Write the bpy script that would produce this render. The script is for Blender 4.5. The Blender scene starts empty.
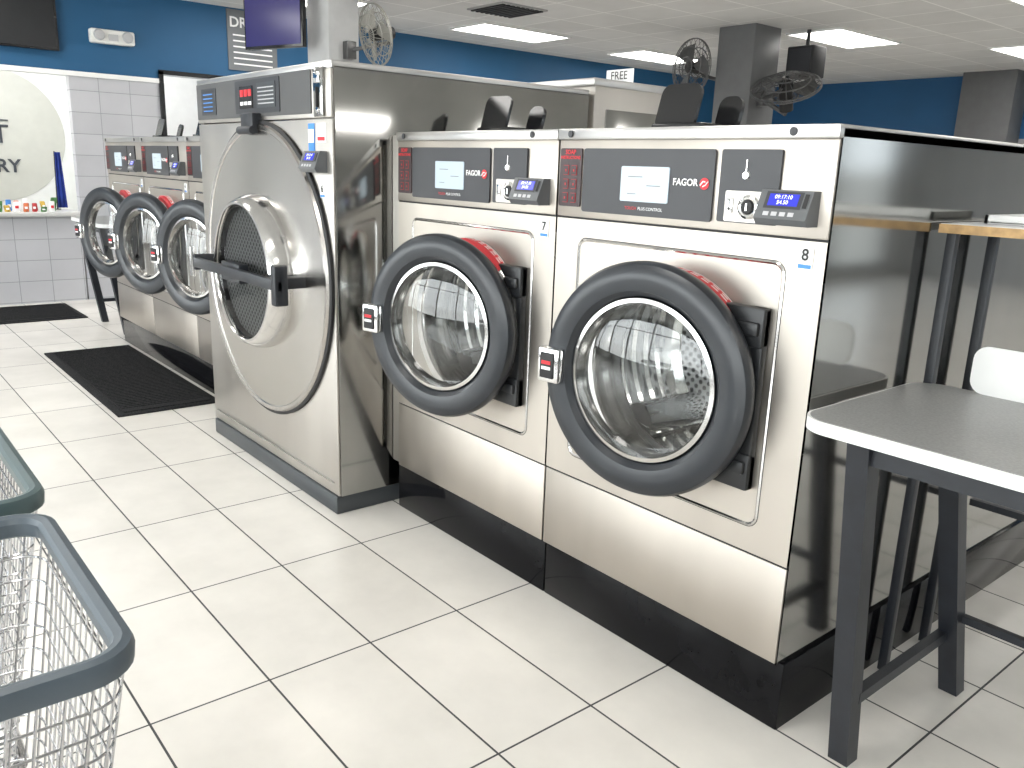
import bpy, bmesh, math, mathutils, random
from mathutils import Vector as V, Matrix
random.seed(4)
U=1.37
sc=bpy.context.scene
COL=sc.collection
try:
    sc.view_settings.view_transform='Standard'
    sc.view_settings.look='None'
    sc.view_settings.exposure=0.30
except Exception: pass

# ---------------------------------------------------------------- materials
def newmat(name):
    m=bpy.data.materials.new(name); m.use_nodes=True
    nt=m.node_tree; b=nt.nodes['Principled BSDF']
    return m,nt,b
def L(nt,a,b): nt.links.new(a,b)
def objcoord(nt,scale=(1,1,1),loc=(0,0,0),kind='Object'):
    tc=nt.nodes.new('ShaderNodeTexCoord'); mp=nt.nodes.new('ShaderNodeMapping')
    mp.inputs['Scale'].default_value=scale; mp.inputs['Location'].default_value=loc
    L(nt,tc.outputs[kind],mp.inputs['Vector']); return mp.outputs['Vector']
def noise(nt,vec,scale,detail=3,rough=.5):
    n=nt.nodes.new('ShaderNodeTexNoise'); n.inputs['Scale'].default_value=scale
    n.inputs['Detail'].default_value=detail; n.inputs['Roughness'].default_value=rough
    L(nt,vec,n.inputs['Vector']); return n.outputs['Fac']
def ramp(nt,fac,stops):
    r=nt.nodes.new('ShaderNodeValToRGB'); e=r.color_ramp.elements
    while len(e)>len(stops): e.remove(e[-1])
    while len(e)<len(stops): e.new(1)
    for i,(p,c) in enumerate(stops):
        e[i].position=p; e[i].color=(c[0],c[1],c[2],1) if hasattr(c,'__len__') else (c,c,c,1)
    L(nt,fac,r.inputs['Fac']); return r.outputs['Color']
def plain(name,col,rough=.5,metal=0,spec=.5,var=.06,nscale=9,bump=0,coat=0):
    m,nt,b=newmat(name)
    vec=objcoord(nt); f=noise(nt,vec,nscale)
    lo=tuple(c*(1-var) for c in col); hi=tuple(min(1,c*(1+var)) for c in col)
    L(nt,ramp(nt,f,[(.3,lo),(.7,hi)]),b.inputs['Base Color'])
    b.inputs['Roughness'].default_value=rough; b.inputs['Metallic'].default_value=metal
    b.inputs['Specular IOR Level'].default_value=spec; b.inputs['Coat Weight'].default_value=coat
    if bump:
        bp=nt.nodes.new('ShaderNodeBump'); bp.inputs['Strength'].default_value=bump; bp.inputs['Distance'].default_value=.002
        L(nt,noise(nt,vec,180,2),bp.inputs['Height']); L(nt,bp.outputs['Normal'],b.inputs['Normal'])
    return m
def steel(name,col,rough=.28,scale=(3,3,160),bump=.05,blot=.10):
    m,nt,b=newmat(name)
    v1=objcoord(nt,scale); f1=noise(nt,v1,3,2)
    v2=objcoord(nt,(1.6,1.6,.5)); f2=noise(nt,v2,2.2,3)
    lo=tuple(c*(1-blot) for c in col); hi=tuple(min(1,c*(1+blot)) for c in col)
    L(nt,ramp(nt,f2,[(.3,lo),(.7,hi)]),b.inputs['Base Color'])
    b.inputs['Metallic'].default_value=1
    L(nt,ramp(nt,f2,[(.3,rough*.85),(.7,rough*1.15)]),b.inputs['Roughness'])
    bp=nt.nodes.new('ShaderNodeBump'); bp.inputs['Strength'].default_value=bump; bp.inputs['Distance'].default_value=.001
    L(nt,f1,bp.inputs['Height']); L(nt,bp.outputs['Normal'],b.inputs['Normal'])
    return m
def emis(name,col,s,base=None):
    m,nt,b=newmat(name); b.inputs['Base Color'].default_value=(*(base or col),1)
    v=objcoord(nt); f=noise(nt,v,3)
    L(nt,ramp(nt,f,[(.3,tuple(c*.95 for c in col)),(.7,col)]),b.inputs['Emission Color'])
    b.inputs['Emission Strength'].default_value=s; b.inputs['Roughness'].default_value=.2
    return m
def grid(name,bw,rh,ox,oy,mortar,c1,c2,cm,rough,rough_m=.7,bump=.3,kind='Object',rot=None,spotty=.04):
    m,nt,b=newmat(name)
    tc=nt.nodes.new('ShaderNodeTexCoord'); mp=nt.nodes.new('ShaderNodeMapping')
    L(nt,tc.outputs[kind],mp.inputs['Vector'])
    mp.inputs['Location'].default_value=(-ox,-oy,0)
    vec=mp.outputs['Vector']
    if rot:   # vertical faces: use (y,z) or (x,z)
        s=nt.nodes.new('ShaderNodeSeparateXYZ'); c=nt.nodes.new('ShaderNodeCombineXYZ')
        L(nt,tc.outputs[kind],s.inputs[0]); L(nt,s.outputs['Y' if rot=='yz' else 'X'],c.inputs['X']); L(nt,s.outputs['Z'],c.inputs['Y'])
        L(nt,c.outputs[0],mp.inputs['Vector'])
    br=nt.nodes.new('ShaderNodeTexBrick'); br.offset=0; br.squash=1
    br.inputs['Scale'].default_value=1; br.inputs['Brick Width'].default_value=bw; br.inputs['Row Height'].default_value=rh
    br.inputs['Mortar Size'].default_value=mortar; br.inputs['Mortar Smooth'].default_value=.1; br.inputs['Bias'].default_value=0
    br.inputs['Color1'].default_value=(*c1,1); br.inputs['Color2'].default_value=(*c2,1); br.inputs['Mortar'].default_value=(*cm,1)
    L(nt,vec,br.inputs['Vector'])
    n=noise(nt,tc.outputs[kind],2.5,5,.6)
    mx=nt.nodes.new('ShaderNodeMix'); mx.data_type='RGBA'; mx.blend_type='MULTIPLY'; mx.inputs['Factor'].default_value=1
    L(nt,br.outputs['Color'],mx.inputs[6]); L(nt,ramp(nt,n,[(.3,1-spotty*2),(.7,1.0)]),mx.inputs[7])
    L(nt,mx.outputs[2],b.inputs['Base Color'])
    L(nt,ramp(nt,br.outputs['Fac'],[(0,rough),(1,rough_m)]),b.inputs['Roughness'])
    bp=nt.nodes.new('ShaderNodeBump'); bp.invert=True; bp.inputs['Strength'].default_value=bump; bp.inputs['Distance'].default_value=.002
    L(nt,br.outputs['Fac'],bp.inputs['Height']); L(nt,bp.outputs['Normal'],b.inputs['Normal'])
    return m

M={}
M['floor']=grid('floor_tile',.443*U,.2285*U,-1.412*U-20*.443*U,.582*U-20*.2285*U,.0031,(.81,.775,.725),(.755,.72,.67),(.055,.055,.055),.26,spotty=.07)
M['ceil']=grid('ceiling_tile',.445*U,.445*U,-20*.445*U,-20*.445*U,.009,(.64,.64,.63),(.59,.59,.58),(.80,.80,.78),.85,spotty=.05,bump=.1)
M['greytile']=grid('grey_wall_tile',.2*U,.14*U,-9,-9,.003,(.50,.50,.525),(.46,.46,.485),(.28,.29,.30),.35,kind='Object',rot='yz')
M['blue']=plain('blue_wall_paint',(.011,.088,.200),.6,var=.05,nscale=2)
M['navy']=plain('navy_wall_paint',(.013,.090,.22),.6,var=.05,nscale=2)
M['white']=plain('white_paint',(.80,.80,.79),.5,var=.03)
M['offwhite']=plain('off_white_paint',(.78,.78,.75),.5,var=.03)
M['palegreen']=plain('pale_cream_paint',(.54,.535,.48),.5,var=.03)
M['greywall']=plain('grey_wall_paint',(.33,.33,.33),.7)
M['brownwall']=plain('grey_green_wall_paint',(.36,.36,.35),.7)
M['steel']=steel('brushed_stainless_steel',(.505,.465,.42),.42,scale=(160,3,3),bump=.03)
M['steelbig']=steel('brushed_steel_panel',(.50,.475,.445),.42,scale=(160,3,3),bump=.03)
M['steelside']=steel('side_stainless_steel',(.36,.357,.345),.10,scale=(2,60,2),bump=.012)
M['steeltop']=steel('top_edge_steel',(.52,.51,.50),.35)
M['polish']=steel('polished_steel',(.66,.65,.64),.15,bump=.01,blot=.04)
M['disc']=steel('polished_dish_steel',(.52,.50,.475),.24,bump=.02,blot=.05)
M['chrome']=plain('chrome',(.8,.8,.8),.08,1,var=.02)
M['wire']=plain('chromed_wire',(.46,.46,.47),.15,1,var=.05)
M['black']=plain('black_gloss_paint',(.012,.012,.013),.2,var=.2)
M['hinge']=plain('black_hinge_plastic',(.014,.015,.017),.4,var=.1)
M['plinth']=plain('black_plinth',(.005,.005,.006),.10,var=.3,nscale=14,spec=.14)
M['darkplinth']=plain('dark_grey_plinth',(.04,.045,.05),.4)
M['rubber']=plain('black_rubber',(.012,.012,.013),.6)
M['ring']=plain('dark_grey_ring_plastic',(.018,.021,.026),.32,var=.1,bump=.04)
M['panel']=plain('charcoal_panel',(.027,.028,.033),.4,var=.08)
M['strip']=plain('graphite_header_strip',(.075,.075,.075),.4,var=.08)
M['housing']=plain('grey_plastic_housing',(.10,.105,.11),.35,var=.05)
M['keys']=plain('light_grey_keys',(.45,.45,.46),.4,var=.05)
M['metalleg']=plain('black_powder_coat',(.012,.014,.019),.42,var=.2,nscale=20,bump=.1)
M['mat']=plain('black_mat_fibre',(.024,.024,.025),.95,var=.5,nscale=120,bump=.6,spec=.1)
M['red']=plain('red_print',(.60,.02,.03),.5)
M['labelred']=plain('dim_red_print',(.40,.015,.02),.5)
M['darkred']=plain('dark_label_film',(.022,.009,.011),.4)
M['whitepr']=plain('white_print',(.85,.85,.85),.5,var=.02)
M['bluepr']=plain('blue_print',(.05,.22,.6),.5)
M['blackpr']=plain('black_print',(.01,.01,.01),.5)
M['greypr']=plain('dark_grey_print',(.05,.055,.065),.5)
M['signgrey']=plain('grey_sign_board',(.14,.15,.16),.5)
M['lcd']=emis('pale_lcd',(.50,.60,.68),.42,(.28,.33,.37))
M['lcdblue']=emis('blue_lcd',(.03,.05,.62),.65,(.02,.02,.25))
M['lcdtext']=emis('lcd_digits',(.75,.8,1),.85)
M['tv']=emis('television_picture',(.05,.04,.20),.45,(.02,.02,.06))
M['light']=emis('troffer_diffuser',(1,.98,.94),10.5)
M['laminate']=plain('grey_laminate',(.27,.27,.265),.35,var=.15,nscale=160)
M['lamedge']=plain('white_edge_band',(.78,.78,.77),.4,var=.03)
M['wood']=plain('raw_plywood_edge',(.52,.33,.15),.6,var=.25,nscale=30)
M['rim']=plain('grey_rim_plastic',(.060,.078,.095),.38,var=.08,bump=.05)
M['rimteal']=plain('teal_grey_rim_plastic',(.050,.080,.084),.38,var=.08,bump=.05)
M['fan']=plain('fan_grey_metal',(.12,.12,.12),.4,.6)
M['fanpale']=plain('fan_beige_grey_metal',(.30,.29,.26),.4,.3)
M['fabric']=plain('blue_cloth',(.01,.03,.22),.8,var=.3)
M['column']=plain('light_column_paint',(.52,.52,.52),.6)
M['darkcol']=plain('dark_column_paint',(.13,.132,.135),.6)
M['countertop']=plain('counter_top',(.58,.58,.57),.3)
def perforated(name,hole,met,rough=.3,sc_=66):
    m,nt,b=newmat(name)
    tc=nt.nodes.new('ShaderNodeTexCoord'); s=nt.nodes.new('ShaderNodeSeparateXYZ'); c=nt.nodes.new('ShaderNodeCombineXYZ')
    L(nt,tc.outputs['Object'],s.inputs[0])
    ad=nt.nodes.new('ShaderNodeMath'); ad.operation='ADD'; L(nt,s.outputs['X'],ad.inputs[0])
    L(nt,s.outputs['Y'],ad.inputs[1])
    L(nt,ad.outputs[0],c.inputs['X']); L(nt,s.outputs['Z'],c.inputs['Y'])
    mp=nt.nodes.new('ShaderNodeMapping'); mp.inputs['Rotation'].default_value=(0,0,math.radians(45)); L(nt,c.outputs[0],mp.inputs['Vector'])
    vo=nt.nodes.new('ShaderNodeTexVoronoi'); vo.voronoi_dimensions='2D'; vo.inputs['Scale'].default_value=sc_; vo.inputs['Randomness'].default_value=0
    L(nt,mp.outputs[0],vo.inputs['Vector'])
    L(nt,ramp(nt,vo.outputs['Distance'],[(.28,(.006,.006,.006)),(.36,hole)]),b.inputs['Base Color'])
    b.inputs['Metallic'].default_value=met; b.inputs['Roughness'].default_value=rough
    return m
M['perf']=perforated('perforated_drum_steel',(.50,.50,.50),.35,.4,44)
M['drumwall']=steel('ribbed_drum_wall_steel',(.58,.58,.57),.10,bump=.02)
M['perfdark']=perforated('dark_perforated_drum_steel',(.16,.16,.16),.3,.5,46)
def glassy(name,tint,refl=.06,edge=.9):
    m=bpy.data.materials.new(name); m.use_nodes=True; nt=m.node_tree; nt.nodes.clear()
    o=nt.nodes.new('ShaderNodeOutputMaterial'); mx=nt.nodes.new('ShaderNodeMixShader')
    t=nt.nodes.new('ShaderNodeBsdfTransparent'); g=nt.nodes.new('ShaderNodeBsdfGlossy'); g.inputs['Roughness'].default_value=.01
    t.inputs['Color'].default_value=(*tint,1); g.inputs['Color'].default_value=(1,1,1,1)
    lw=nt.nodes.new('ShaderNodeLayerWeight'); lw.inputs['Blend'].default_value=.5
    r=ramp(nt,lw.outputs['Facing'],[(0,refl),(.6,refl*1.4),(.85,refl*3),(1,edge)])
    L(nt,r,mx.inputs[0]); L(nt,t.outputs[0],mx.inputs[1]); L(nt,g.outputs[0],mx.inputs[2]); L(nt,mx.outputs[0],o.inputs[0])
    return m
M['glass']=glassy('door_glass',(.93,.94,.94),.055)
M['bowl']=glassy('door_glass_bowl',(.95,.955,.955),.01,.3)
M['portglass']=glassy('porthole_dark_glass',(.62,.63,.63),.03,.2)
M['winglass']=glassy('window_glass',(.98,1,1),.03)

# ---------------------------------------------------------------- geometry
class G:
    def __init__(s): s.v=[];s.f=[];s.m=[];s.mats=[]
    def mi(s,mat):
        mat=M[mat]
        if mat not in s.mats: s.mats.append(mat)
        return s.mats.index(mat)
    def add(s,vs,fs,mat):
        o=len(s.v); s.v+= [tuple(x) for x in vs]; i=s.mi(mat)
        for f in fs: s.f.append([o+k for k in f]); s.m.append(i)
        return s
    def box(s,x0,x1,y0,y1,z0,z1,mat,bev=0,seg=2,mtx=None):
        bm=bmesh.new(); bmesh.ops.create_cube(bm,size=1)
        for v in bm.verts: v.co=V(((x0+x1)/2+v.co.x*(x1-x0),(y0+y1)/2+v.co.y*(y1-y0),(z0+z1)/2+v.co.z*(z1-z0)))
        if bev: bmesh.ops.bevel(bm,geom=bm.edges[:],offset=bev,segments=seg,profile=.5,affect='EDGES')
        if mtx: bmesh.ops.transform(bm,matrix=mtx,verts=bm.verts)
        bm.verts.index_update()
        s.add([v.co for v in bm.verts],[[v.index for v in f.verts] for f in bm.faces],mat); bm.free(); return s
    def tube(s,pts,r,mat,seg=8,closed=False,caps=True):
        pts=[V(p) for p in pts]; n=len(pts); vs=[];fs=[]
        up=None
        for i,p in enumerate(pts):
            if closed: d=(pts[(i+1)%n]-pts[i-1])
            else: d=(pts[min(i+1,n-1)]-pts[max(i-1,0)])
            d.normalize()
            if up is None:
                up=V((0,0,1)) if abs(d.z)<.9 else V((1,0,0))
            a=d.cross(up); 
            if a.length<1e-4: a=d.cross(V((1,.3,.1)))
            a.normalize(); b=a.cross(d).normalized(); up=b
            rr=r if not hasattr(r,'__len__') else r[i]
            for k in range(seg):
                t=2*math.pi*k/seg; vs.append(p+a*math.cos(t)*rr+b*math.sin(t)*rr)
        for i in range(n if closed else n-1):
            j=(i+1)%n
            for k in range(seg):
                k2=(k+1)%seg; fs.append([i*seg+k,i*seg+k2,j*seg+k2,j*seg+k])
        if not closed and caps:
            fs.append(list(range(seg))[::-1]); fs.append([(n-1)*seg+k for k in range(seg)])
        return s.add(vs,fs,mat)
    def cyl(s,p0,p1,r,mat,seg=24): return s.tube([p0,p1],r,mat,seg)
    def rev(s,prof,c,mat,seg=72,closed=False,a0=0,a1=360,axis='y'):
        full=abs(a1-a0)>=360; n=seg if full else seg+1; vs=[];fs=[];P=len(prof)
        for i in range(n):
            t=math.radians(a0+(a1-a0)*i/seg)
            for (r,y) in prof:
                if axis=='y': vs.append((c[0]+r*math.cos(t),c[1]+y,c[2]+r*math.sin(t)))
                elif axis=='z': vs.append((c[0]+r*math.cos(t),c[1]+r*math.sin(t),c[2]+y))
                else: vs.append((c[0]+y,c[1]+r*math.cos(t),c[2]+r*math.sin(t)))
        for i in range(seg):
            j=(i+1)%n
            for k in range(P if closed else P-1):
                k2=(k+1)%P; fs.append([i*P+k,i*P+k2,j*P+k2,j*P+k])
        return s.add(vs,fs,mat)
    def prism(s,pts,a0,a1,mat,axis='y'):
        n=len(pts)
        def mk(p,a):
            if axis=='y': return (p[0],a,p[1])
            if axis=='x': return (a,p[0],p[1])
            return (p[0],p[1],a)
        vs=[mk(p,a0) for p in pts]+[mk(p,a1) for p in pts]
        fs=[list(range(n)),[n+i for i in range(n)][::-1]]+[[i,(i+1)%n,n+(i+1)%n,n+i] for i in range(n)]
        return s.add(vs,fs,mat)
    def plate_hole(s,x0,x1,z0,z1,cx,cz,r,y,mat,seg=64):
        vs=[];fs=[]
        angs=sorted([2*math.pi*i/seg for i in range(seg)]+[math.atan2(zz-cz,xx-cx)%(2*math.pi) for xx in (x0,x1) for zz in (z0,z1)])
        for t in angs:
            c,q=math.cos(t),math.sin(t); vs.append((cx+r*c,y,cz+r*q))
            ts=[]
            if c>1e-9: ts.append((x1-cx)/c)
            if c<-1e-9: ts.append((x0-cx)/c)
            if q>1e-9: ts.append((z1-cz)/q)
            if q<-1e-9: ts.append((z0-cz)/q)
            k=min(ts); vs.append((cx+k*c,y,cz+k*q))
        n=len(angs)
        for i in range(n):
            j=(i+1)%n; fs.append([2*i,2*i+1,2*j+1,2*j])
        return s.add(vs,fs,mat)
    def text(s,t,size,loc,mat,right=(1,0,0),up=(0,0,1),align='CENTER',fat=0):
        cu=bpy.data.curves.new('t','FONT'); cu.body=t; cu.size=size; cu.align_x=align; cu.align_y='CENTER'; cu.resolution_u=3; cu.offset=fat
        ob=bpy.data.objects.new('t',cu); COL.objects.link(ob)
        bpy.context.view_layer.update()
        me=bpy.data.meshes.new_from_object(ob)
        R,Up,Lc=V(right),V(up),V(loc)
        s.add([Lc+R*v.co.x+Up*v.co.y for v in me.vertices],[list(p.vertices) for p in me.polygons],mat)
        bpy.data.objects.remove(ob); bpy.data.curves.remove(cu); bpy.data.meshes.remove(me)
        return s
    def obj(s,name,parent=None,loc=(0,0,0),rot=(0,0,0),**kw):
        me=bpy.data.meshes.new(name)
        me.from_pydata([(a*U,b*U,c*U) for a,b,c in s.v],[],s.f)
        for m in s.mats: me.materials.append(m)
        me.polygons.foreach_set('material_index',s.m)
        me.polygons.foreach_set('use_smooth',[True]*len(s.f))
        bm=bmesh.new(); bm.from_mesh(me); bmesh.ops.recalc_face_normals(bm,faces=bm.faces); bm.to_mesh(me); bm.free()
        me.update()
        me.set_sharp_from_angle(angle=math.radians(32))
        o=bpy.data.objects.new(name,me); COL.objects.link(o)
        o.location=V(loc)*U; o.rotation_euler=rot
        if parent: o.parent=parent
        for k,v in kw.items(): o[k]=v
        return o
def empty(name,loc=(0,0,0),rot=(0,0,0),parent=None,**kw):
    e=bpy.data.objects.new(name,None); e.empty_display_size=.1; COL.objects.link(e)
    e.location=V(loc)*U; e.rotation_euler=rot
    if parent: e.parent=parent
    for k,v in kw.items(): e[k]=v
    return e
def copy_tree(src,parent=None):
    n=src.copy(); COL.objects.link(n)
    if parent: n.parent=parent
    for c in list(src.children): copy_tree(c,n)
    return n
def S(g,name): return g.obj(name,kind='structure')

# ---------------------------------------------------------------- room
H=2.07; XL=-6.42; XB=-7.7; XR=3.0; YF=-2.7; YB=9.3
S(G().box(XB,XR,YF,YB,-.05,0,'floor'),'floor')
S(G().box(XB,XR,YF,YB,H,H+.05,'ceil'),'ceiling')
g=G()
g.box(XL-.08,XL,1.45,2.05,0,1.5,'greytile')
g.box(XL-.08,XL,2.72,YB,0,1.5,'greytile')
g.box(XL-.08,XL,YF,-1.6,0,1.5,'greytile')
g.box(XL-.08,XL,YF,2.05,1.53,H,'blue')
g.box(XL-.08,XL,2.05,2.72,1.58,H,'blue')
g.box(XL-.08,XL,2.72,YB,1.53,H,'blue')
S(g,'wall_left')
g=G(); g.box(XL-.09,XL+.012,YF,2.03,1.5,1.53,'white'); g.box(XL-.09,XL+.012,2.74,YB,1.5,1.53,'white'); S(g,'trim_1')
g=G()
g.box(XL-.1,XL+.02,2.03,2.06,0,1.58,'black'); g.box(XL-.1,XL+.02,2.71,2.74,0,1.58,'black'); g.box(XL-.1,XL+.02,2.03,2.74,1.56,1.59,'black')
S(g,'trim_2')
S(G().box(XB-.05,XB,YF,YB,0,H,'offwhite'),'wall_recess')
S(G().box(XB,XL-.09,1.75,1.8,0,H,'offwhite'),'wall_partition')
g=G(); g.box(XB-.05,XR,YB,YB+.05,1.45,H,'navy'); g.box(XB-.05,XR,YB,YB+.05,0,1.45,'greywall'); S(g,'wall_back')
g=G(); g.box(XR,XR+.05,YF,3.0,0,H,'brownwall'); g.box(XR,XR+.05,3.0,YB,1.75,H,'brownwall'); g.box(XR,XR+.05,3.0,YB,0,.12,'brownwall'); g.box(XR,XR+.05,8.9,YB,.12,1.75,'brownwall'); S(g,'wall_right')
g=G()
g.box(XB,XR,YF-.06,YF,0,.28,'greywall'); g.box(XB,XR,YF-.06,YF,1.9,H,'greywall')
g.box(XB,-7.0,YF-.06,YF,.28,1.9,'greywall'); g.box(2.7,XR,YF-.06,YF,.28,1.9,'greywall')
S(g,'wall_front')
xs=[-7.0+i*(9.7/8) for i in range(9)]
for i in range(8):
    g=G(); a,b=xs[i],xs[i+1]
    g.box(a,a+.03,YF-.05,YF+.01,.28,1.9,'metalleg'); g.box(b-.03,b,YF-.05,YF+.01,.28,1.9,'metalleg')
    g.box(a,b,YF-.05,YF+.01,.28,.31,'metalleg'); g.box(a,b,YF-.05,YF+.01,1.87,1.9,'metalleg'); g.box(a,b,YF-.04,YF,1.45,1.475,'metalleg')
    g.box(a+.03,b-.03,YF-.028,YF-.024,.31,1.87,'winglass')
    S(g,'window_%d'%(i+1))
for i in range(5):  # unseen right-wall glazing, added to brighten reflections in the washer side
    a=3.0+i*1.18; b=a+1.18; g=G()
    g.box(XR-.01,XR+.05,a,a+.05,.12,1.75,'metalleg'); g.box(XR-.01,XR+.05,b-.05,b,.12,1.75,'metalleg')
    g.box(XR-.01,XR+.05,a,b,.12,.16,'metalleg'); g.box(XR-.01,XR+.05,a,b,1.71,1.75,'metalleg')
    g.box(XR+.02,XR+.024,a+.05,b-.05,.16,1.71,'winglass')
    S(g,'window_%d'%(9+i))

# ceiling troffers
tro=None
for (x,y) in [(-5.65,2.72),(-5.65,4.6),(-5.65,6.4),(-3.75,6.4),(-2.9,7.95),(-2.05,5.5),(-3.75,2.9),(-1.8,2.2),(-5.65,.6),(-3.6,.2),(-1.2,-.2),(.9,1.8),(.9,-.6),(.6,4.2),(.6,6.4),(.6,8.2)]:  # last right-hand row, unseen, added to brighten the floor mirrored in washer side
    if tro is None:
        g=G(); g.box(-.215,.215,-.435,.435,-.006,-.002,'light')
        g.box(-.23,-.215,-.45,.45,-.012,0,'white'); g.box(.215,.23,-.45,.45,-.012,0,'white')
        g.box(-.215,.215,-.45,-.435,-.012,0,'white'); g.box(-.215,.215,.435,.45,-.012,0,'white')
        tro=g.obj('ceiling_light',loc=(x,y,H),category='ceiling light',label='rectangular white recessed fluorescent ceiling light panel',group='ceiling light panels'); t=tro
    else:
        t=tro.copy(); COL.objects.link(t); t.location=V((x,y,H))*U
g=G(); g.box(-.2,.2,-.2,.2,-.01,0,'greywall')
for i in range(9):
    yy=-.17+i*.042; g.box(-.18,.18,yy-.01,yy+.01,-.018,-.01,'rubber')
g.obj('air_vent',loc=(-4.88,3.93,H),category='air vent',label='square slatted grey air vent in the ceiling')

# ---------------------------------------------------------------- washing machine
def rrect(x0,x1,z0,z1,r,n=5):
    pts=[]
    for cx,cz,a in ((x1-r,z1-r,0),(x0+r,z1-r,90),(x0+r,z0+r,180),(x1-r,z0+r,270)):
        for i in range(n+1):
            t=math.radians(a+90*i/n); pts.append((cx+r*math.cos(t),cz+r*math.sin(t)))
    return pts
W=.3205; MH=.938; DZ=.482; DX=.017
def terminal(parent,x,z,s=1.0,y=0):
    g=G(); h=.056*s; w=.048*s
    out=[(y,z-h/2),(y-.030*s,z-h/2),(y-.038*s,z-h/2+.010*s),(y-.020*s,z+h/2),(y,z+h/2)]
    g.prism(out,x-w,x+w,'housing',axis='x')
    p=g.obj('payment_terminal',parent,label='dark grey card payment terminal with small blue screen')
    a=V((0,y-.038*s,z-h/2+.010*s)); b=V((0,y-.020*s,z+h/2)); d=(b-a); n=V((0,-d.z,d.y)).normalized()
    def q(g,u0,u1,t0,t1,mat,e=.001):
        vs=[(x+uu*w,(a+d*tt+n*e).y,(a+d*tt+n*e).z) for uu,tt in ((u0,t0),(u1,t0),(u1,t1),(u0,t1))]
        g.add(vs,[[0,1,2,3]],mat)
    g=G(); q(g,-.74,.68,.36,.94,'panel',.0008); q(g,-.60,.54,.45,.86,'lcdblue',.0014)
    for i in range(4): q(g,-.66+i*.32,-.44+i*.32,.10,.24,'keys',.0014)
    q(g,.74,.90,.40,.88,'rubber',.0014)
    for (tx,tt) in (('09:17:10',.745),('$4.50',.565)):
        g.text(tx,.0095*s,tuple(V((x-.002,0,0))+V((0,a.y,a.z))+d*tt+n*.002),'lcdtext',up=tuple(d.normalized()))
    g.obj('screen',p)
def number_label(parent,x,z,t,y=0):
    g=G(); g.box(x-.014,x+.014,y-.0015,y,z-.019,z+.018,'whitepr'); g.text(t,.027,(x,y-.003,z+.004),'blackpr',fat=.0005); g.box(x-.012,x+.012,y-.002,y,z-.0175,z-.011,'bluepr')
    g.obj('number_label',parent,label='white sticker with the number '+t)
def build_washer(number,MD=1.10):
    e=empty('washing_machine')
    g=G()
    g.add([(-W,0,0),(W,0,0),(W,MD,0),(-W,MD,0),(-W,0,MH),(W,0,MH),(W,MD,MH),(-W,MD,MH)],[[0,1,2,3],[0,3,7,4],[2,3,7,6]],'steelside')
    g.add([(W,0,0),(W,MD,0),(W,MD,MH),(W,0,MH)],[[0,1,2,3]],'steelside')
    g.box(-W,W,.0,MD,MH-.004,MH,'steeltop')
    g.obj('body',e)
    g=G(); g.box(-W,W,-.012,MD,MH-.016,MH+.006,'steeltop',.003)
    for sx in (-.28,.24): g.rev([(.0,.0),(.007,-.001),(.007,.002)],(sx,-.0135,MH-.005),'panel',12)
    g.obj('top_cover',e)
    g=G()
    g.box(-W+.002,W-.002,-.006,.002,.766,MH-.016,'steel',.002)
    g.box(-W+.002,W-.002,-.004,.002,.002,.190,'steel',.002)
    g.plate_hole(-W+.002,W-.002,.194,.762,DX,DZ,.175,-.004,'steel')
    g.box(-W+.002,W-.002,-.002,.004,.190,.194,'rubber'); g.box(-W+.002,W-.002,-.002,.004,.762,.766,'rubber')
    out=rrect(-.249,.249,.243,.724,.022); inn=rrect(-.243,.243,.249,.718,.018); n=len(out)
    vs=[(p[0],-.0045,p[1]) for p in out]+[(p[0],-.0065,p[1]) for p in [((a[0]+b[0])/2,(a[1]+b[1])/2) for a,b in zip(out,inn)]]+[(p[0],-.0045,p[1]) for p in inn]
    fs=[]
    for k in (0,1):
        for i in range(n): fs.append([k*n+i,k*n+(i+1)%n,(k+1)*n+(i+1)%n,(k+1)*n+i])
    g.add(vs,fs,'polish')
    o2=rrect(-.2505,.2505,.2415,.7255,.024)
    g.add([(p[0],-.0043,p[1]) for p in out]+[(p[0],-.0043,p[1]) for p in o2],[[i,(i+1)%n,n+(i+1)%n,n+i] for i in range(n)],'rubber')
    f=g.obj('front_panel',e)
    g=G()
    g.rev([(.208,0),(.208,-.022),(.199,-.029),(.178,-.029),(.172,-.016),(.172,.05)],(DX,-.004,DZ),'polish')
    g.rev([(.2095,-.002),(.2095,-.023),(.199,-.0305),(.184,-.0305)],(DX,-.0045,DZ),'red',24,a0=46,a1=98)
    for k in range(6):
        g.rev([(.2105,-.007),(.2105,-.010)],(DX,-.0045,DZ),'whitepr',3,a0=52+k*6.8,a1=56.5+k*6.8)
        g.rev([(.2105,-.014),(.2105,-.017)],(DX,-.0045,DZ),'whitepr',3,a0=51+k*7.0,a1=56+k*7.0)
    g.rev([(.2105,-.002),(.2105,-.0045)],(DX,-.0045,DZ),'whitepr',20,a0=46,a1=98)
    g.obj('door_bezel',e,label='polished steel door rim with red and white sticker')
    g=G(); g.rev([(.172,.05),(.225,.07),(.228,.28)],(DX,0,DZ),'drumwall'); g.rev([(.229,.28),(.20,.282)],(DX,0,DZ),'drumwall'); g.rev([(.20,.282),(0,.284)],(DX,0,DZ),'perf')
    for k in range(3):
        a=math.radians(90+120*k+15); 
        c=V((DX+.208*math.cos(a),0,DZ+.208*math.sin(a)))
        g.tube([(c.x,.09,c.z),(c.x,.28,c.z)],.040,'drumwall',12)
    for k in range(4): g.rev([(.2275,.10+k*.040),(.220,.108+k*.040),(.2275,.116+k*.040)],(DX,0,DZ),'drumwall')
    g.rev([(.03,.28),(.028,.27),(0,.268)],(DX,0,DZ),'drumwall',24)
    g.obj('drum',e,label='perforated stainless steel drum')
    cp=G(); cp.prism(rrect(-.24,.09,.779,.905,.006,3),-.011,-.006,'panel')
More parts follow.
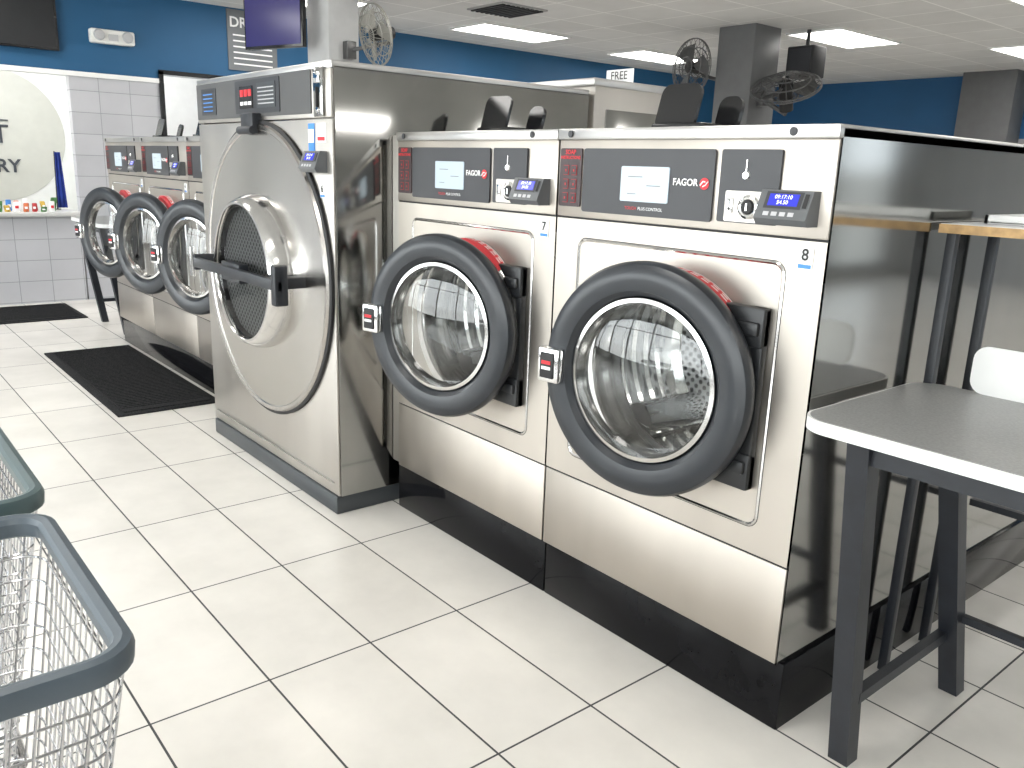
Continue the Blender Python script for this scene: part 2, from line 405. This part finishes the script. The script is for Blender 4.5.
    c=cp.obj('control_panel',e,label='charcoal control panel with pale display')
    g=G(); g.prism(rrect(-.131,-.010,.806,.872,.003,2),-.013,-.011,'lcd')
    g.box(-.112,-.075,-.0134,-.013,.852,.8535,'housing'); g.box(-.064,-.030,-.0134,-.013,.836,.8375,'housing'); g.box(-.112,-.09,-.0134,-.013,.82,.8212,'housing')
    g.obj('display',c)
    G().text('FAGOR',.0175,(.028,-.0125,.846),'whitepr',fat=.0003).obj('brand_lettering',c)
    g=G(); g.rev([(0,-.0125),(.0105,-.0125)],(.0715,0,.845),'red',20)
    g.tube([(.063,-.0135,.842),(.069,-.0135,.849),(.074,-.0135,.8485)],.0014,'whitepr',5); g.tube([(.069,-.0135,.840),(.075,-.0135,.8425),(.080,-.0135,.849)],.0012,'whitepr',5)
    g.obj('brand_emblem',c,label='round red emblem with white swoosh')
    G().text('TOUCH',.0085,(-.102,-.0125,.793),'red').text('PLUS CONTROL',.0085,(-.052,-.0125,.793),'whitepr').obj('caption_lettering',c)
    g=G(); g.prism(rrect(-.312,-.248,.787,.905,.004,2),-.009,-.006,'darkred')
    g.text('SOAP',.0125,(-.28,-.0105,.897),'red',fat=.0003); g.text('INSTRUCTIONS',.0083,(-.28,-.0105,.8862),'red',fat=.0003)
    for r_ in range(3):
        for q_ in range(2):
            x0=-.300+q_*.024; z0=.795+r_*.028
            g.add([(x0,-.0098,z0),(x0+.016,-.0098,z0),(x0+.016,-.0098,z0+.020),(x0,-.0098,z0+.020)],[[0,1,2,3]],'labelred')
            g.add([(x0+.001,-.0106,z0+.001),(x0+.015,-.0106,z0+.001),(x0+.015,-.0106,z0+.019),(x0+.001,-.0106,z0+.019)],[[0,1,2,3]],'darkred')
            g.add([(x0+.006,-.0112,z0+.007),(x0+.010,-.0112,z0+.007),(x0+.010,-.0112,z0+.012),(x0+.006,-.0112,z0+.012)],[[0,1,2,3]],'labelred')
    g.obj('instruction_label',e,label='dark soap instruction sticker with red lettering')
    g=G(); g.prism(rrect(.104,.224,.782,.905,.004,3),-.012,-.006,'panel')
    g.rev([(0,-.003),(.006,-.003),(.008,0)],(.158,-.012,.862),'chrome',18)
    g.box(.157,.159,-.0135,-.012,.862,.888,'polish')
    g.prism(rrect(.122,.196,.784,.836,.003,2),-.016,-.012,'steelbig')
    g.rev([(.021,.0),(.020,-.004),(.016,-.006),(.013,-.005)],(.172,-.016,.810),'chrome',28)
    g.rev([(0,-.007),(.011,-.007),(.013,-.003)],(.172,-.016,.810),'rubber',20)
    g.box(.1705,.1735,-.0245,-.022,.804,.816,'chrome')
    g.box(.128,.140,-.019,-.016,.798,.824,'chrome',.001); g.box(.133,.135,-.0195,-.019,.802,.82,'rubber')
    g.obj('coin_mechanism',e,label='flat steel coin plate with round chrome knob')
    terminal(e,.25,.813,1.0,-.006)
    number_label(e,.283,.735,number,-.004)
    g=G(); g.box(-.27,-.13,.22,.36,MH+.006,MH+.03,'black',.004)
    h=g.obj('soap_hopper',e,label='black plastic soap hopper with raised lid')
    g=G()
    for (x0,x1,zt,yy) in ((-.275,-.165,.10,.23),(-.17,-.11,.075,.31)):
        out=rrect(x0,x1,0,zt,.022,5)
        mt=Matrix.Translation((0,yy,MH+.018))@Matrix.Rotation(math.radians(-16),4,'X')
        vs=[mt@V((p[0],0+ .25*(p[0]-(x0+x1)/2)**2/.01*.04,p[1])) for p in out]+[mt@V((p[0],.012,p[1])) for p in out]
        n=len(out); g.add(vs,[list(range(n)),[n+i for i in range(n)][::-1]]+[[i,(i+1)%n,n+(i+1)%n,n+i] for i in range(n)],'black')
    g.obj('lid',h)
    g=G()
    g.box(.198,.232,-.022,-.004,DZ-.168,DZ+.162,'hinge',.004)
    g.box(.10,.232,-.026,-.004,DZ+.092,DZ+.162,'hinge',.004)
    g.box(.10,.232,-.026,-.004,DZ-.168,DZ-.100,'hinge',.004)
    for s_ in (-1,1): g.box(.18,.226,-.034,-.022,DZ+s_*.125-.012,DZ+s_*.125+.012,'hinge',.004)
    g.obj('door_hinge',e,label='flat black door hinge plate')
    hx,hy=.234,-.038; cx=DX-hx
    g=G()
    prof=[(.206,.016),(.218,.008),(.2235,-.004),(.2235,-.016),(.218,-.027),(.206,-.0335),(.188,-.035),(.170,-.030),(.160,-.019),(.158,.008),(.17,.016)]
    g.rev(prof,(cx,0,0),'ring',96,closed=True)
    d=g.obj('door',e,loc=(hx,hy,DZ),label='round washer door with thick dark grey ring')
    g=G(); g.rev([(.159,-.006),(.156,-.021),(.148,-.023),(.143,-.006),(.142,.012),(.158,.012)],(cx,0,0),'polish',80,closed=True)
    g.obj('inner_ring',d,label='polished inner ring')
    g=G(); g.rev([(.144,-.002),(.138,.05),(.126,.08),(.095,.10),(.04,.106),(0,.107)],(cx,0,0),'bowl',64)
    g.rev([(.146,-.004),(.136,-.0085),(.116,-.0145),(.09,-.0205),(.06,-.0255),(.03,-.0285),(0,-.0295)],(cx,0,0),'glass',64)
    g.obj('glass',d,label='clear domed door glass')
    g=G(); xx=cx-.194
    g.box(xx-.030,xx+.024,-.051,-.024,-.036,.036,'chrome',.006)
    g.box(xx-.020,xx+.014,-.055,-.049,-.026,.026,'rubber',.002)
    g.box(xx-.014,xx+.008,-.0565,-.054,.003,.010,'red')
    g.box(xx-.014,xx+.008,-.0565,-.054,-.008,-.002,'whitepr')
    g.obj('handle',d,label='chrome door latch handle')
    return e,d
def setup(e,x,label,ang,sx=1):
    e.location=V((x,1.25,.14))*U; e.scale=(sx,1,1)
    e['category']='washing machine'; e['label']=label; e['group']='front loading washing machines'
    for c in e.children:
        if c.name.startswith('door') and not c.name.startswith('door_'): c.rotation_euler=(0,0,math.radians(ang))
e8,_=build_washer('8',1.45); setup(e8,-1.034,'stainless front loading washer numbered 8, round dark door, on black plinth',9)
e7,_=build_washer('7'); setup(e7,-1.676,'stainless front loading washer numbered 7 beside the big washer',15)
g=G(); g.box(-W-.054,-W-.0005,.012,.03,.0,MH,'steelbig'); g.obj('filler_panel',e7,label='narrow steel filler panel')
e5,_=build_washer('5'); setup(e5,-3.338,'stainless front loading washer numbered 5 beside the big washer, door ajar',18,.95)
for i,(nn,x) in enumerate((('4',-3.948),('3',-4.558))):
    n_=copy_tree(e5); setup(n_,x,'stainless front loading washer numbered %s, round dark door ajar'%nn,18,.95)
    for c in list(n_.children):
        if c.name.startswith('number_label'):
            COL.objects.unlink(c); bpy.data.objects.remove(c)
    number_label(n_,.283,.735,nn,-.004)
for (x0,x1,ye) in ((-2.02,-1.36,2.36),(-1.357,-.706,2.71)):
    g=G(); g.box(x0,x1,1.262,ye,0,.139,'plinth',.003)
    g.obj('machine_plinth',category='plinth',label='glossy black plinth under a washing machine',group='black machine plinths')
g=G(); g.box(-4.87,-3.035,1.262,2.36,0,.139,'plinth',.003)
g.obj('machine_plinth',category='plinth',label='long glossy black plinth under three washers',group='black machine plinths')

# ---------------------------------------------------------------- big washer
e=empty('large_washing_machine',(-2.54,1.088,0),category='washing machine',label='very large stainless washer with huge round steel door')
BW=.486;BH=1.255;BD=.92
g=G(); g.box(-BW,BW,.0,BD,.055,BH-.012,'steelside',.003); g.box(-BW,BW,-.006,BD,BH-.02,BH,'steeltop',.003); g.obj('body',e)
g=G(); g.box(-BW+.01,BW-.006,-.012,.9,0,.055,'darkplinth',.004); g.obj('plinth',e)
g=G(); g.box(-BW+.002,BW-.002,-.008,0,1.114,BH-.02,'steelbig',.002); g.box(-BW+.002,BW-.002,-.006,0,.057,1.110,'steelbig',.002)
g.box(-BW+.03,BW-.03,-.009,-.004,.09,.094,'steelside'); g.obj('front_panel',e)
g=G(); g.prism(rrect(-.475,.375,1.125,1.238,.004,2),-.011,-.008,'strip'); g.prism(rrect(-.135,.185,1.135,1.232,.005,3),-.013,-.011,'panel')
c=g.obj('control_panel',e,label='dark control strip with red display')
g=G(); g.box(-.10,.0,-.015,-.013,1.15,1.215,'black'); 
for k in range(3): g.box(-.09+k*.03,-.068+k*.03,-.016,-.015,1.185,1.205,'red')
for k in range(3): g.box(-.09+k*.03,-.068+k*.03,-.016,-.015,1.16,1.17,'whitepr')
g.box(.03,.16,-.0145,-.013,1.15,1.22,'darkplinth')
for k in range(5): g.box(.04,.15,-.0152,-.0145,1.16+k*.011,1.163+k*.011,'keys')
g.obj('display',c)
g=G(); g.prism(rrect(-.43,-.30,1.138,1.222,.005,3),-.0125,-.011,'panel')
for k in range(5): g.box(-.41,-.33,-.0135,-.0125,1.15+k*.013,1.153+k*.013,'bluepr')
g.obj('instruction_label',e,label='dark instruction sticker with blue print')
g=G(); g.box(.398,.452,-.016,-.008,1.116,1.24,'steelside',.003); g.box(.41,.44,-.02,-.016,1.20,1.228,'chrome',.002); g.box(.423,.427,-.021,-.016,1.14,1.19,'rubber'); g.rev([(0,-.004),(.008,-.003),(.009,0)],(.425,-.016,1.132),'chrome',14)
g.obj('coin_mechanism',e)
terminal(e,.405,1.0,1.0,-.006)
g=G(); g.box(.35,.385,-.008,-.006,1.02,1.10,'bluepr'); g.box(.352,.383,-.009,-.008,1.05,1.085,'whitepr'); g.box(.40,.45,-.008,-.006,1.05,1.10,'whitepr'); g.box(.405,.445,-.009,-.008,1.055,1.065,'red')
g.obj('warning_label',e,label='blue and white warning sticker')
number_label(e,.425,.925,'6',-.006)
DC=(.03,-.006,.662)
g=G()
g.rev([(.43,0),(.452,0),(.453,-.010),(.44,-.014)],DC,'rubber',96)
g.obj('door_gasket',e,label='black rubber door gasket')
DC=(.03,-.016,.662)
g=G(); g.rev([(.40,.012),(.439,.006),(.444,-.002),(.439,-.010),(.427,-.0085),(.424,-.006),(.235,-.012),(.205,-.014),(.195,-.014),(.195,.012)],DC,'disc',120)
d=g.obj('door',e,label='huge polished steel disc shaped door')
g=G(); g.rev([(.238,-.011),(.234,-.040),(.222,-.066),(.213,-.076),(.206,-.076),(.201,-.068),(.199,-.04),(.198,.0),(.2,-.01)],DC,'polish',90)
g.obj('porthole_ring',d,label='polished porthole ring')
g=G(); g.rev([(.201,-.066),(.10,-.071),(0,-.073)],DC,'portglass',64); g.rev([(.1985,-.062),(.196,.01)],DC,'rubber',64)
g.obj('porthole_glass',d)
g=G(); g.rev([(0,.0),(.198,.0)],(DC[0],-.060,DC[2]),'perfdark',48); g.obj('drum_back',d,label='dark perforated steel seen through the porthole')
g=G()
g.box(-.27,.385,-.130,-.112,.650,.682,'metalleg',.004)
g.box(.355,.385,-.136,-.096,.61,.722,'metalleg',.005)
g.box(.30,.345,-.12,-.018,.65,.682,'metalleg',.004)
g.box(-.05,.09,-.118,-.086,.635,.693,'metalleg',.004)
g.box(-.285,-.255,-.128,-.018,.640,.690,'metalleg',.004)
g.cyl((-.272,-.13,.62),(-.272,-.13,.715),.009,'chrome',14)
g.obj('locking_bar',d,label='dark grey horizontal door locking bar')
g=G(); g.box(-.04,.05,-.04,-.006,1.075,1.135,'metalleg',.006); g.cyl((-.045,-.04,1.085),(.055,-.04,1.085),.012,'metalleg',14)
g.obj('door_hinge',e)

g=G(); g.box(-3.0,-2.05,2.03,2.5,.05,1.28,'steelbig',.004); g.box(-3.0,-2.046,2.02,2.51,1.27,1.295,'steeltop',.004); g.box(-2.98,-2.07,2.04,2.5,0,.05,'darkplinth')
g.box(-2.05,-2.044,2.08,2.46,.15,1.2,'steelside',.003)
g.obj('rear_machine_cabinet',category='washing machine',label='tall stainless machine cabinet standing behind the big washer')
g=G(); g.box(-2.27,-2.14,2.30,2.304,1.296,1.355,'whitepr'); g.text('FREE',.040,(-2.205,2.297,1.333),'blackpr'); g.box(-2.265,-2.145,2.299,2.30,1.302,1.310,'greypr')
g.box(-2.25,-2.16,2.28,2.33,1.295,1.299,'metalleg')
g.obj('free_sign',category='sign',label='small white sign reading FREE standing on cabinet')

# ---------------------------------------------------------------- folding tables
def table(x,y,label,x1=1.1,backsplash=True):
    e=empty('folding_table',(x,y,0),category='table',label=label,group='folding tables')
    def zr(pts,z0,z1,mat,g): g.prism(pts,z0,z1,mat,axis='z')
    out=rrect(0,x1,0,.43,.055,10)
    g=G(); zr(out,.614,.634,'lamedge',g)
    inn=rrect(.004,x1-.004,.004,.426,.052,10); zr(inn,.634,.635,'laminate',g)
    g.obj('table_top',e,label='grey laminate top with white rounded edge')
    g=G(); 
    g.box(.09,x1-.1,.03,.05,.578,.614,'metalleg'); g.box(.09,x1-.1,.34,.36,.578,.614,'metalleg')
    g.box(.09,.11,.03,.36,.578,.614,'metalleg'); g.box(x1-.12,x1-.1,.03,.36,.578,.614,'metalleg'); g.obj('apron',e)
    def leg(pa,pb,ya,yb):
        g=G(); w=.018; vs=[]
        for (px,yy,z) in ((pb,yb,0),(pa,ya,.614)):
            for dx,dy in ((-w,-w),(w,-w),(w,w),(-w,w)): vs.append((px+dx,yy+dy,z))
        g.add(vs,[[0,1,2,3],[4,5,6,7],[0,1,5,4],[1,2,6,5],[2,3,7,6],[3,0,4,7]],'metalleg')
        g.box(pb-.012,pb+.012,yb-.012,yb+.012,-.0,.006,'rubber')
        g.obj('leg',e,label='square black steel leg')
    for pa,pc in ((.103,.130),(x1-.118,x1-.118)):
        leg(pa,pa,.035,.125); leg(pa,pc,.345,.50)
    g=G()
    g.box(.104,.122,.115,.48,.125,.145,'metalleg'); g.box(x1-.126,x1-.11,.115,.48,.125,.145,'metalleg')
    g.box(.125,x1-.118,.46,.475,.17,.185,'metalleg')
    g.obj('stretcher',e)
    if backsplash:
        g=G(); g.prism(rrect(.095,x1-.02,.635,.722,.025,6),.414,.418,'lamedge'); g.obj('backsplash',e,label='thin flat white back panel')
    return e
table(-.693,1.17,'folding table with grey top, white edge and black legs')
table(-5.62,1.20,'small folding table with black legs at end of washer row',x1=.7,backsplash=False)
e=empty('tall_shelf',(-.705,1.612,0),category='shelf',label='tall shelf with raw wood edge and black posts')
g=G(); g.box(0,1.1,0,.35,.915,.925,'lamedge'); g.box(0,1.1,-.006,0,.912,.928,'wood'); g.box(0,1.1,0,.35,.9255,.929,'lamedge'); g.obj('shelf_board',e)
for (px,py) in ((.02,.014),(.02,.20),(1.05,.02),(1.05,.33)):
    g=G(); g.box(px-.009,px+.009,py-.009,py+.009,0,.914,'metalleg',.002); g.obj('post',e,label='black steel post')
g=G(); g.box(.02,1.05,.32,.335,.3,.315,'metalleg'); g.obj('crossbar',e)
g=G(); g.box(-.665,-.2,1.70,1.88,.930,.936,'lamedge',.002); g.box(-.665,-.2,1.70,1.706,.930,.946,'lamedge'); g.box(-.665,-.659,1.70,1.88,.930,.946,'lamedge'); g.box(-.665,-.2,1.874,1.88,.930,.946,'lamedge'); g.box(-.206,-.2,1.70,1.88,.930,.946,'lamedge')
g.obj('white_tray',category='tray',label='shallow white plastic tray on the tall shelf')

# ---------------------------------------------------------------- mats
for (x0,x1,y0,y1,lb) in ((-4.72,-3.39,.83,1.24,'black ribbed floor mat in front of the washers'),(-6.3,-5.69,-.6,1.27,'black floor mat in front of the counter')):
    g=G(); g.box(x0,x1,y0,y1,0,.008,'mat',.003); g.box(x0+.03,x1-.03,y0+.03,y1-.03,.008,.012,'mat')
    n=int((x1-x0-.08)/.025)
    for i in range(n):
        xx=x0+.04+i*.025; g.box(xx,xx+.012,y0+.035,y1-.035,.012,.0145,'mat')
    g.obj('floor_mat',category='mat',label=lb,group='floor mats')

# ---------------------------------------------------------------- counter
e=empty('service_counter',(XL,0,0),category='counter',label='grey tiled service counter under wall opening')
g=G(); g.box(-.06,0,-1.58,1.44,0,.585,'greytile'); g.obj('counter_front',e)
g=G(); g.box(-.35,.06,-1.59,1.445,.585,.612,'countertop',.004); g.obj('counter_top',e)
M['green']=plain('green_print',(.06,.18,.05),.4,var=.6,nscale=40); M['yellow']=plain('yellow_print',(.58,.38,.06),.4,var=.5,nscale=40); M['orange']=plain('orange_print',(.55,.14,.05),.4,var=.5,nscale=40); M['redfoil']=plain('red_foil',(.42,.03,.03),.4,var=.5,nscale=40)
cols=['redfoil','green','yellow','whitepr','orange','redfoil','green','whitepr','redfoil','whitepr','bluepr','orange','whitepr','redfoil','yellow','green']
nm={'whitepr':'white','bluepr':'blue','redfoil':'red'}
for i,cn in enumerate(cols):
    row,ci=i//8,i%8
    w,h=random.uniform(.014,.021),random.uniform(.03,.075)+row*.02
    tilt=random.uniform(-.35,.35)
    g=G(); out=rrect(-w,w,0,h,.006,3); n=len(out)
    # leaning pouch: shear along y, base stays on the counter
    vs=[(.004,p[0]+math.tan(tilt)*p[1]*.5,p[1]) for p in out]+[(-.004,p[0]+math.tan(tilt)*p[1]*.5,p[1]) for p in out]+[(.016,math.tan(tilt)*h*.25,h*.5),(-.016,math.tan(tilt)*h*.25,h*.5)]
    fs=[[k,(k+1)%n,n+(k+1)%n,n+k] for k in range(n)]+[[k,(k+1)%n,2*n] for k in range(n)]+[[n+k,n+(k+1)%n,2*n+1] for k in range(n)]
    g.add(vs,fs,cn)
    g.box(.008,.0165,-w*.5,w*.5,h*.35,h*.6,'whitepr' if cn!='whitepr' else 'red')
    g.obj('snack_packet',loc=(XL-.02-row*.10+random.uniform(-.012,.012),.91+ci*.052+row*.024,.612),rot=(0,0,random.uniform(-.12,.12)),category='snack packet',label='%s snack packet on the counter'%nm.get(cn,cn),group='snack packets on the counter')
g=G(); g.rev([(0,0.003),(.50,.003)],(XB+.001,1.17,1.12),'palegreen',64,axis='x')
g.text('LAUNDRY',.14,(XB+.012,1.335,.885),'greypr',right=(0,1,0),align='RIGHT',fat=.003)
g.text('T',.20,(XB+.012,1.22,1.12),'greypr',right=(0,1,0)); g.box(XB+.008,XB+.012,.95,1.28,1.225,1.235,'greypr')
g.obj('wall_emblem',category='sign',label='large pale cream circle with dark laundry lettering')
g=G()
vs=[];fs=[]
for i in range(9):
    for j in range(8):
        z=.625+.38*j/7; y=1.362+.065*(i/8)*(1-.45*j/7)+.012*j/7; vs.append((XL-.27+.006*math.sin(i*1.7)+.003*j/7,y,z))
for i in range(8):
    for j in range(7): fs.append([i*8+j,(i+1)*8+j,(i+1)*8+j+1,i*8+j+1])
g.add(vs,fs,'fabric'); g.cyl((XL-.27,1.362,.612),(XL-.27,1.374,1.01),.005,'metalleg',8); g.box(XL-.29,XL-.25,1.345,1.38,.612,.618,'metalleg')
g.obj('blue_flag',category='flag',label='small blue cloth flag standing on the counter')
g=G(); g.box(XL+.02,XL+.06,.70,1.40,1.64,2.03,'black',.004); g.box(XL+.06,XL+.062,.715,1.385,1.655,2.015,'hinge'); g.box(XL,XL+.02,.95,1.15,1.75,1.9,'metalleg')
g.obj('wall_television',category='television',label='black switched-off television on blue wall')
e=empty('emergency_light',(XL,1.735,1.72),category='emergency light',label='white twin-lamp emergency light on blue wall')
g=G(); g.box(-.01,.06,-.14,.14,.0,.09,'offwhite',.012); g.box(.06,.064,-.03,.03,.02,.06,'keys'); g.obj('housing',e)
for s_ in (-1,1):
    g=G(); g.rev([(.0,.02),(.03,.018),(.036,.0),(.03,-.02)],(.07,s_*.09,.05),'keys',20,axis='x'); g.obj('lamp_head',e)
g=G(); g.box(XL,XL+.01,2.54,2.92,1.64,2.06,'signgrey'); 
g.text('DROP',.10,(XL+.013,2.555,1.97),'whitepr',right=(0,1,0),align='LEFT',fat=.002)
for k in range(6): g.box(XL+.01,XL+.0125,2.58,2.88,1.88-k*.04,1.89-k*.04,'whitepr')
g.obj('drop_off_sign',category='sign',label='grey wall sign with white lettering beginning DRO')
e=empty('hanging_television',(-5.10,2.3,1.655),(0,0,math.radians(18)),category='television',label='flat television with dark purple picture hung from ceiling')
g=G(); g.box(-.25,.25,0,.035,0,.33,'black',.004); g.obj('casing',e)
g=G(); g.box(-.235,.235,-.003,0,.018,.312,'tv'); g.obj('screen',e)
g=G(); g.cyl((0,.05,.16),(0,.05,.415),.012,'metalleg',12); g.box(-.06,.06,.03,.06,.1,.22,'metalleg'); g.obj('ceiling_mount',e)

g=G(); g.box(-5.05,-4.77,2.50,2.70,0,H,'column',.004); g.box(-5.055,-4.765,2.495,2.705,0,.08,'rubber'); S(g,'trim_3')
g=G(); g.box(-4.20,-3.88,5.42,5.74,0,H,'darkcol',.004); S(g,'trim_4')
g=G(); g.box(-3.95,-3.45,9.0,9.3,0,H,'darkcol',.004); S(g,'trim_5')

# fans
def fan(loc,yaw,pitch,r,armvec,label,mat='fan'):
    e=empty('wall_fan',loc,(0,0,0),category='fan',label=label,group='wall fans')
    R=Matrix.Rotation(yaw,4,'Z')@Matrix.Rotation(pitch,4,'X')
    def T(g):
        g.v=[tuple(R@V(p)) for p in g.v]; return g
    g=G()
    for s_ in (-1,1):
        for k in (.35,.7,1.0):
            rr=r*k; yy=s_*(.32*r)*(1-k*k*.9)
            g.tube([(rr*math.cos(t),yy,rr*math.sin(t)) for t in [2*math.pi*i/28 for i in range(28)]],r*.02,mat,5,closed=True)
        for i in range(24):
            t=2*math.pi*i/24
            g.tube([(r*k*math.cos(t),s_*.32*r*(1-k*k*.9),r*k*math.sin(t)) for k in (.1,.4,.7,1)],r*.011,mat,4,caps=False)
    T(g).obj('cage',e)
    g=G(); g.cyl((0,-.15*r,0),(0,.7*r,0),r*.2,'rubber',16); T(g).obj('motor',e)
    for k in range(3):
        g=G(); a=2*math.pi*k/3; vs=[]
        for (rr,da,yy) in ((.15,-.3,.06),(.85,-.45,.14),(.9,.1,0),(.8,.5,-.12),(.15,.3,-.06)):
            vs.append((r*rr*math.cos(a+da),r*yy,r*rr*math.sin(a+da)))
        g.add(vs+[(v[0],v[1]+.02*r,v[2]) for v in vs],[[0,1,2,3,4],[9,8,7,6,5]]+[[i,(i+1)%5,5+(i+1)%5,5+i] for i in range(5)],mat)
        T(g).obj('blade',e)
    g=G(); b=R@V((0,.6*r,0)); g.tube([tuple(b),tuple(b+V((0,0,-.05))),armvec],r*.07,'fan',8); a=V(armvec); g.box(a.x-.03,a.x+.03,a.y-.03,a.y+.03,a.z-.05,a.z+.05,'fan',.004)
    g.obj('wall_bracket',e)
fan((-4.44,2.62,1.71),math.radians(0),math.radians(12),.165,(-.30,.0,-.06),'beige-grey caged fan bracketed to the light column','fanpale')
fan((-4.42,5.40,1.80),math.radians(-10),math.radians(0),.21,(.22,.10,-.1),'grey caged fan on the dark column facing the room')
fan((-3.60,5.45,1.62),math.radians(20),math.radians(-60),.24,(-.26,.1,-.06),'caged fan tilted upward on dark column')
g=G(); g.box(-.11,.11,-.09,.09,-.11,.11,'rubber',.01); g.cyl((0,0,.1),(0,0,.23),.015,'rubber',10); g.box(-.09,.09,-.095,-.089,-.09,.09,'panel')
g.obj('ceiling_speaker',loc=(-3.75,5.9,1.84),category='speaker',label='black box speaker hung near the dark column')

# ---------------------------------------------------------------- laundry carts
def cart(x,y,rimmat,label,rs=.66):
    e=empty('laundry_cart',(x,y,0),category='laundry cart',label=label,group='wire laundry carts')
    zt=.605; zb=.24; hw=.172; hl=.277; ins=.05
    def rr(w,l,r,z,n=6): return [(p[0],p[1],z) for p in rrect(-w,w,-l,l,r,n)]
    g=G(); 
    path=rr(hw,hl,.036,zt); n=len(path); sec=[(a*rs,b*rs) for a,b in [(-.013,-.016),(-.015,.006),(-.010,.014),(0,.017),(.010,.014),(.014,.004),(.012,-.016),(.006,-.02),(-.008,-.02)]]
    vs=[];fs=[];m=len(sec)
    for i,p in enumerate(path):
        d=V(path[(i+1)%n])-V(path[i-1]); d.normalize(); nrm=V((d.y,-d.x,0))
        for a,b in sec: vs.append(V(p)+nrm*a+V((0,0,b)))
    for i in range(n):
        for k in range(m): fs.append([i*m+k,i*m+(k+1)%m,((i+1)%n)*m+(k+1)%m,((i+1)%n)*m+k])
    g.add(vs,fs,rimmat); g.obj('rim',e,label='rounded plastic rim')
    g=G(); T=.0013; cr=.030
    for k in range(15):
        z=zb+(zt-zb-.012)*k/14; kk=(z-zb)/(zt-zb)
        g.tube(rr(hw-ins*(1-kk),hl-ins*(1-kk),cr,z,5),.0022 if k in (0,14) else T,'wire',6,closed=True)
    def peri(w,l,n):
        P=[V(p) for p in rr(w,l,cr,0,5)]; P.append(P[0]); ds=[0]
        for i in range(1,len(P)): ds.append(ds[-1]+(P[i]-P[i-1]).length)
        out=[]
        for i in range(n):
            t=ds[-1]*i/n; j=1
            while ds[j]<t: j+=1
            f=(t-ds[j-1])/max(1e-9,ds[j]-ds[j-1]); out.append(P[j-1].lerp(P[j],f))
        return out
    top=peri(hw,hl,86); bot=peri(hw-ins,hl-ins,86)
    for a,b in zip(top,bot): g.tube([(a.x,a.y,zt-.005),(b.x,b.y,zb)],T,'wire',5,caps=False)
    for i in range(12):
        xx=-(hw-ins)+2*(hw-ins)*i/11; g.tube([(xx,-(hl-ins),zb),(xx,hl-ins,zb)],T,'wire',5)
    for i in range(20):
        yy=-(hl-ins)+2*(hl-ins)*i/19; g.tube([(-(hw-ins),yy,zb),(hw-ins,yy,zb)],T,'wire',5)
    g.obj('wire_basket',e,label='chromed wire mesh basket')
    g=G()
    w2,l2=hw-ins+.004,hl-ins+.004
    g.tube(rr(w2,l2,.03,zb-.012),.009,'wire',8,closed=True); g.tube(rr(w2,l2,.03,.085),.009,'wire',8,closed=True)
    for sx in (-1,1):
        for sy in (-1,1): g.tube([(sx*w2,sy*(l2-.03),zb-.01),(sx*w2,sy*(l2-.03),.06)],.009,'wire',8)
    g.obj('frame',e,label='chrome tube frame')
    for sx in (-1,1):
        for sy in (-1,1):
            g=G(); cx_,cy_=sx*w2,sy*(l2-.03)
            g.cyl((cx_-.010,cy_,.032),(cx_+.010,cy_,.032),.0318,'rubber',20); g.cyl((cx_-.014,cy_,.032),(cx_+.014,cy_,.032),.012,'chrome',12)
            g.box(cx_-.018,cx_-.014,cy_-.012,cy_+.012,.03,.068,'chrome'); g.box(cx_+.014,cx_+.018,cy_-.012,cy_+.012,.03,.068,'chrome'); g.box(cx_-.018,cx_+.018,cy_-.012,cy_+.012,.064,.07,'chrome')
            g.obj('caster',e,label='black swivel caster wheel')
    return e
cart(-.82,-.122,'rim','wire laundry cart with blue-grey plastic rim')
cart(-1.215,-.112,'rimteal','wire laundry cart with teal-grey plastic rim')

# ---------------------------------------------------------------- light
w=bpy.data.worlds.new('World'); sc.world=w; w.use_nodes=True
nt=w.node_tree; bg=nt.nodes['Background']
tc=nt.nodes.new('ShaderNodeTexCoord'); sp=nt.nodes.new('ShaderNodeSeparateXYZ'); L(nt,tc.outputs['Generated'],sp.inputs[0])
r=ramp(nt,sp.outputs['Z'],[(0,(.35,.36,.36)),(.02,(.75,.8,.85)),(.4,(.85,.93,1.0))]); L(nt,r,bg.inputs['Color'])
bg.inputs['Strength'].default_value=2.6
for i in range(8):
    a,b=xs[i],xs[i+1]
    ld=bpy.data.lights.new('daylight','AREA'); ld.shape='RECTANGLE'; ld.size=(b-a-.06)*U; ld.size_y=1.55*U; ld.energy=50; ld.color=(1.0,.99,.975)
    lo=bpy.data.objects.new('daylight',ld); COL.objects.link(lo); lo.location=V(((a+b)/2,YF-.08,1.09))*U; lo.rotation_euler=(math.radians(90),0,0)
ld=bpy.data.lights.new('room','AREA'); ld.shape='RECTANGLE'; ld.size=.4*U; ld.size_y=.8*U; ld.energy=30
for (x,y) in ((-6.9,2.4),(-7.0,1.0)):
    lo=bpy.data.objects.new('back_room_lamp',ld); COL.objects.link(lo); lo.location=V((x,y,2.03))*U

# ---------------------------------------------------------------- camera
f=835.0
mX=V((-715,240,-f)).normalized(); Zc=-V((-112,-3236,-f)).normalized(); Xc=-mX; Xc=(Xc-Zc*Xc.dot(Zc)).normalized(); Yc=Zc.cross(Xc)
cam=bpy.data.objects.new('camera',bpy.data.cameras.new('camera')); COL.objects.link(cam)
cam.matrix_world=Matrix.Translation((0,0,U))@Matrix((Xc,Yc,Zc)).to_4x4()
cam.data.sensor_width=36; cam.data.lens=f/1024*36; cam.data.clip_start=.02
sc.camera=cam
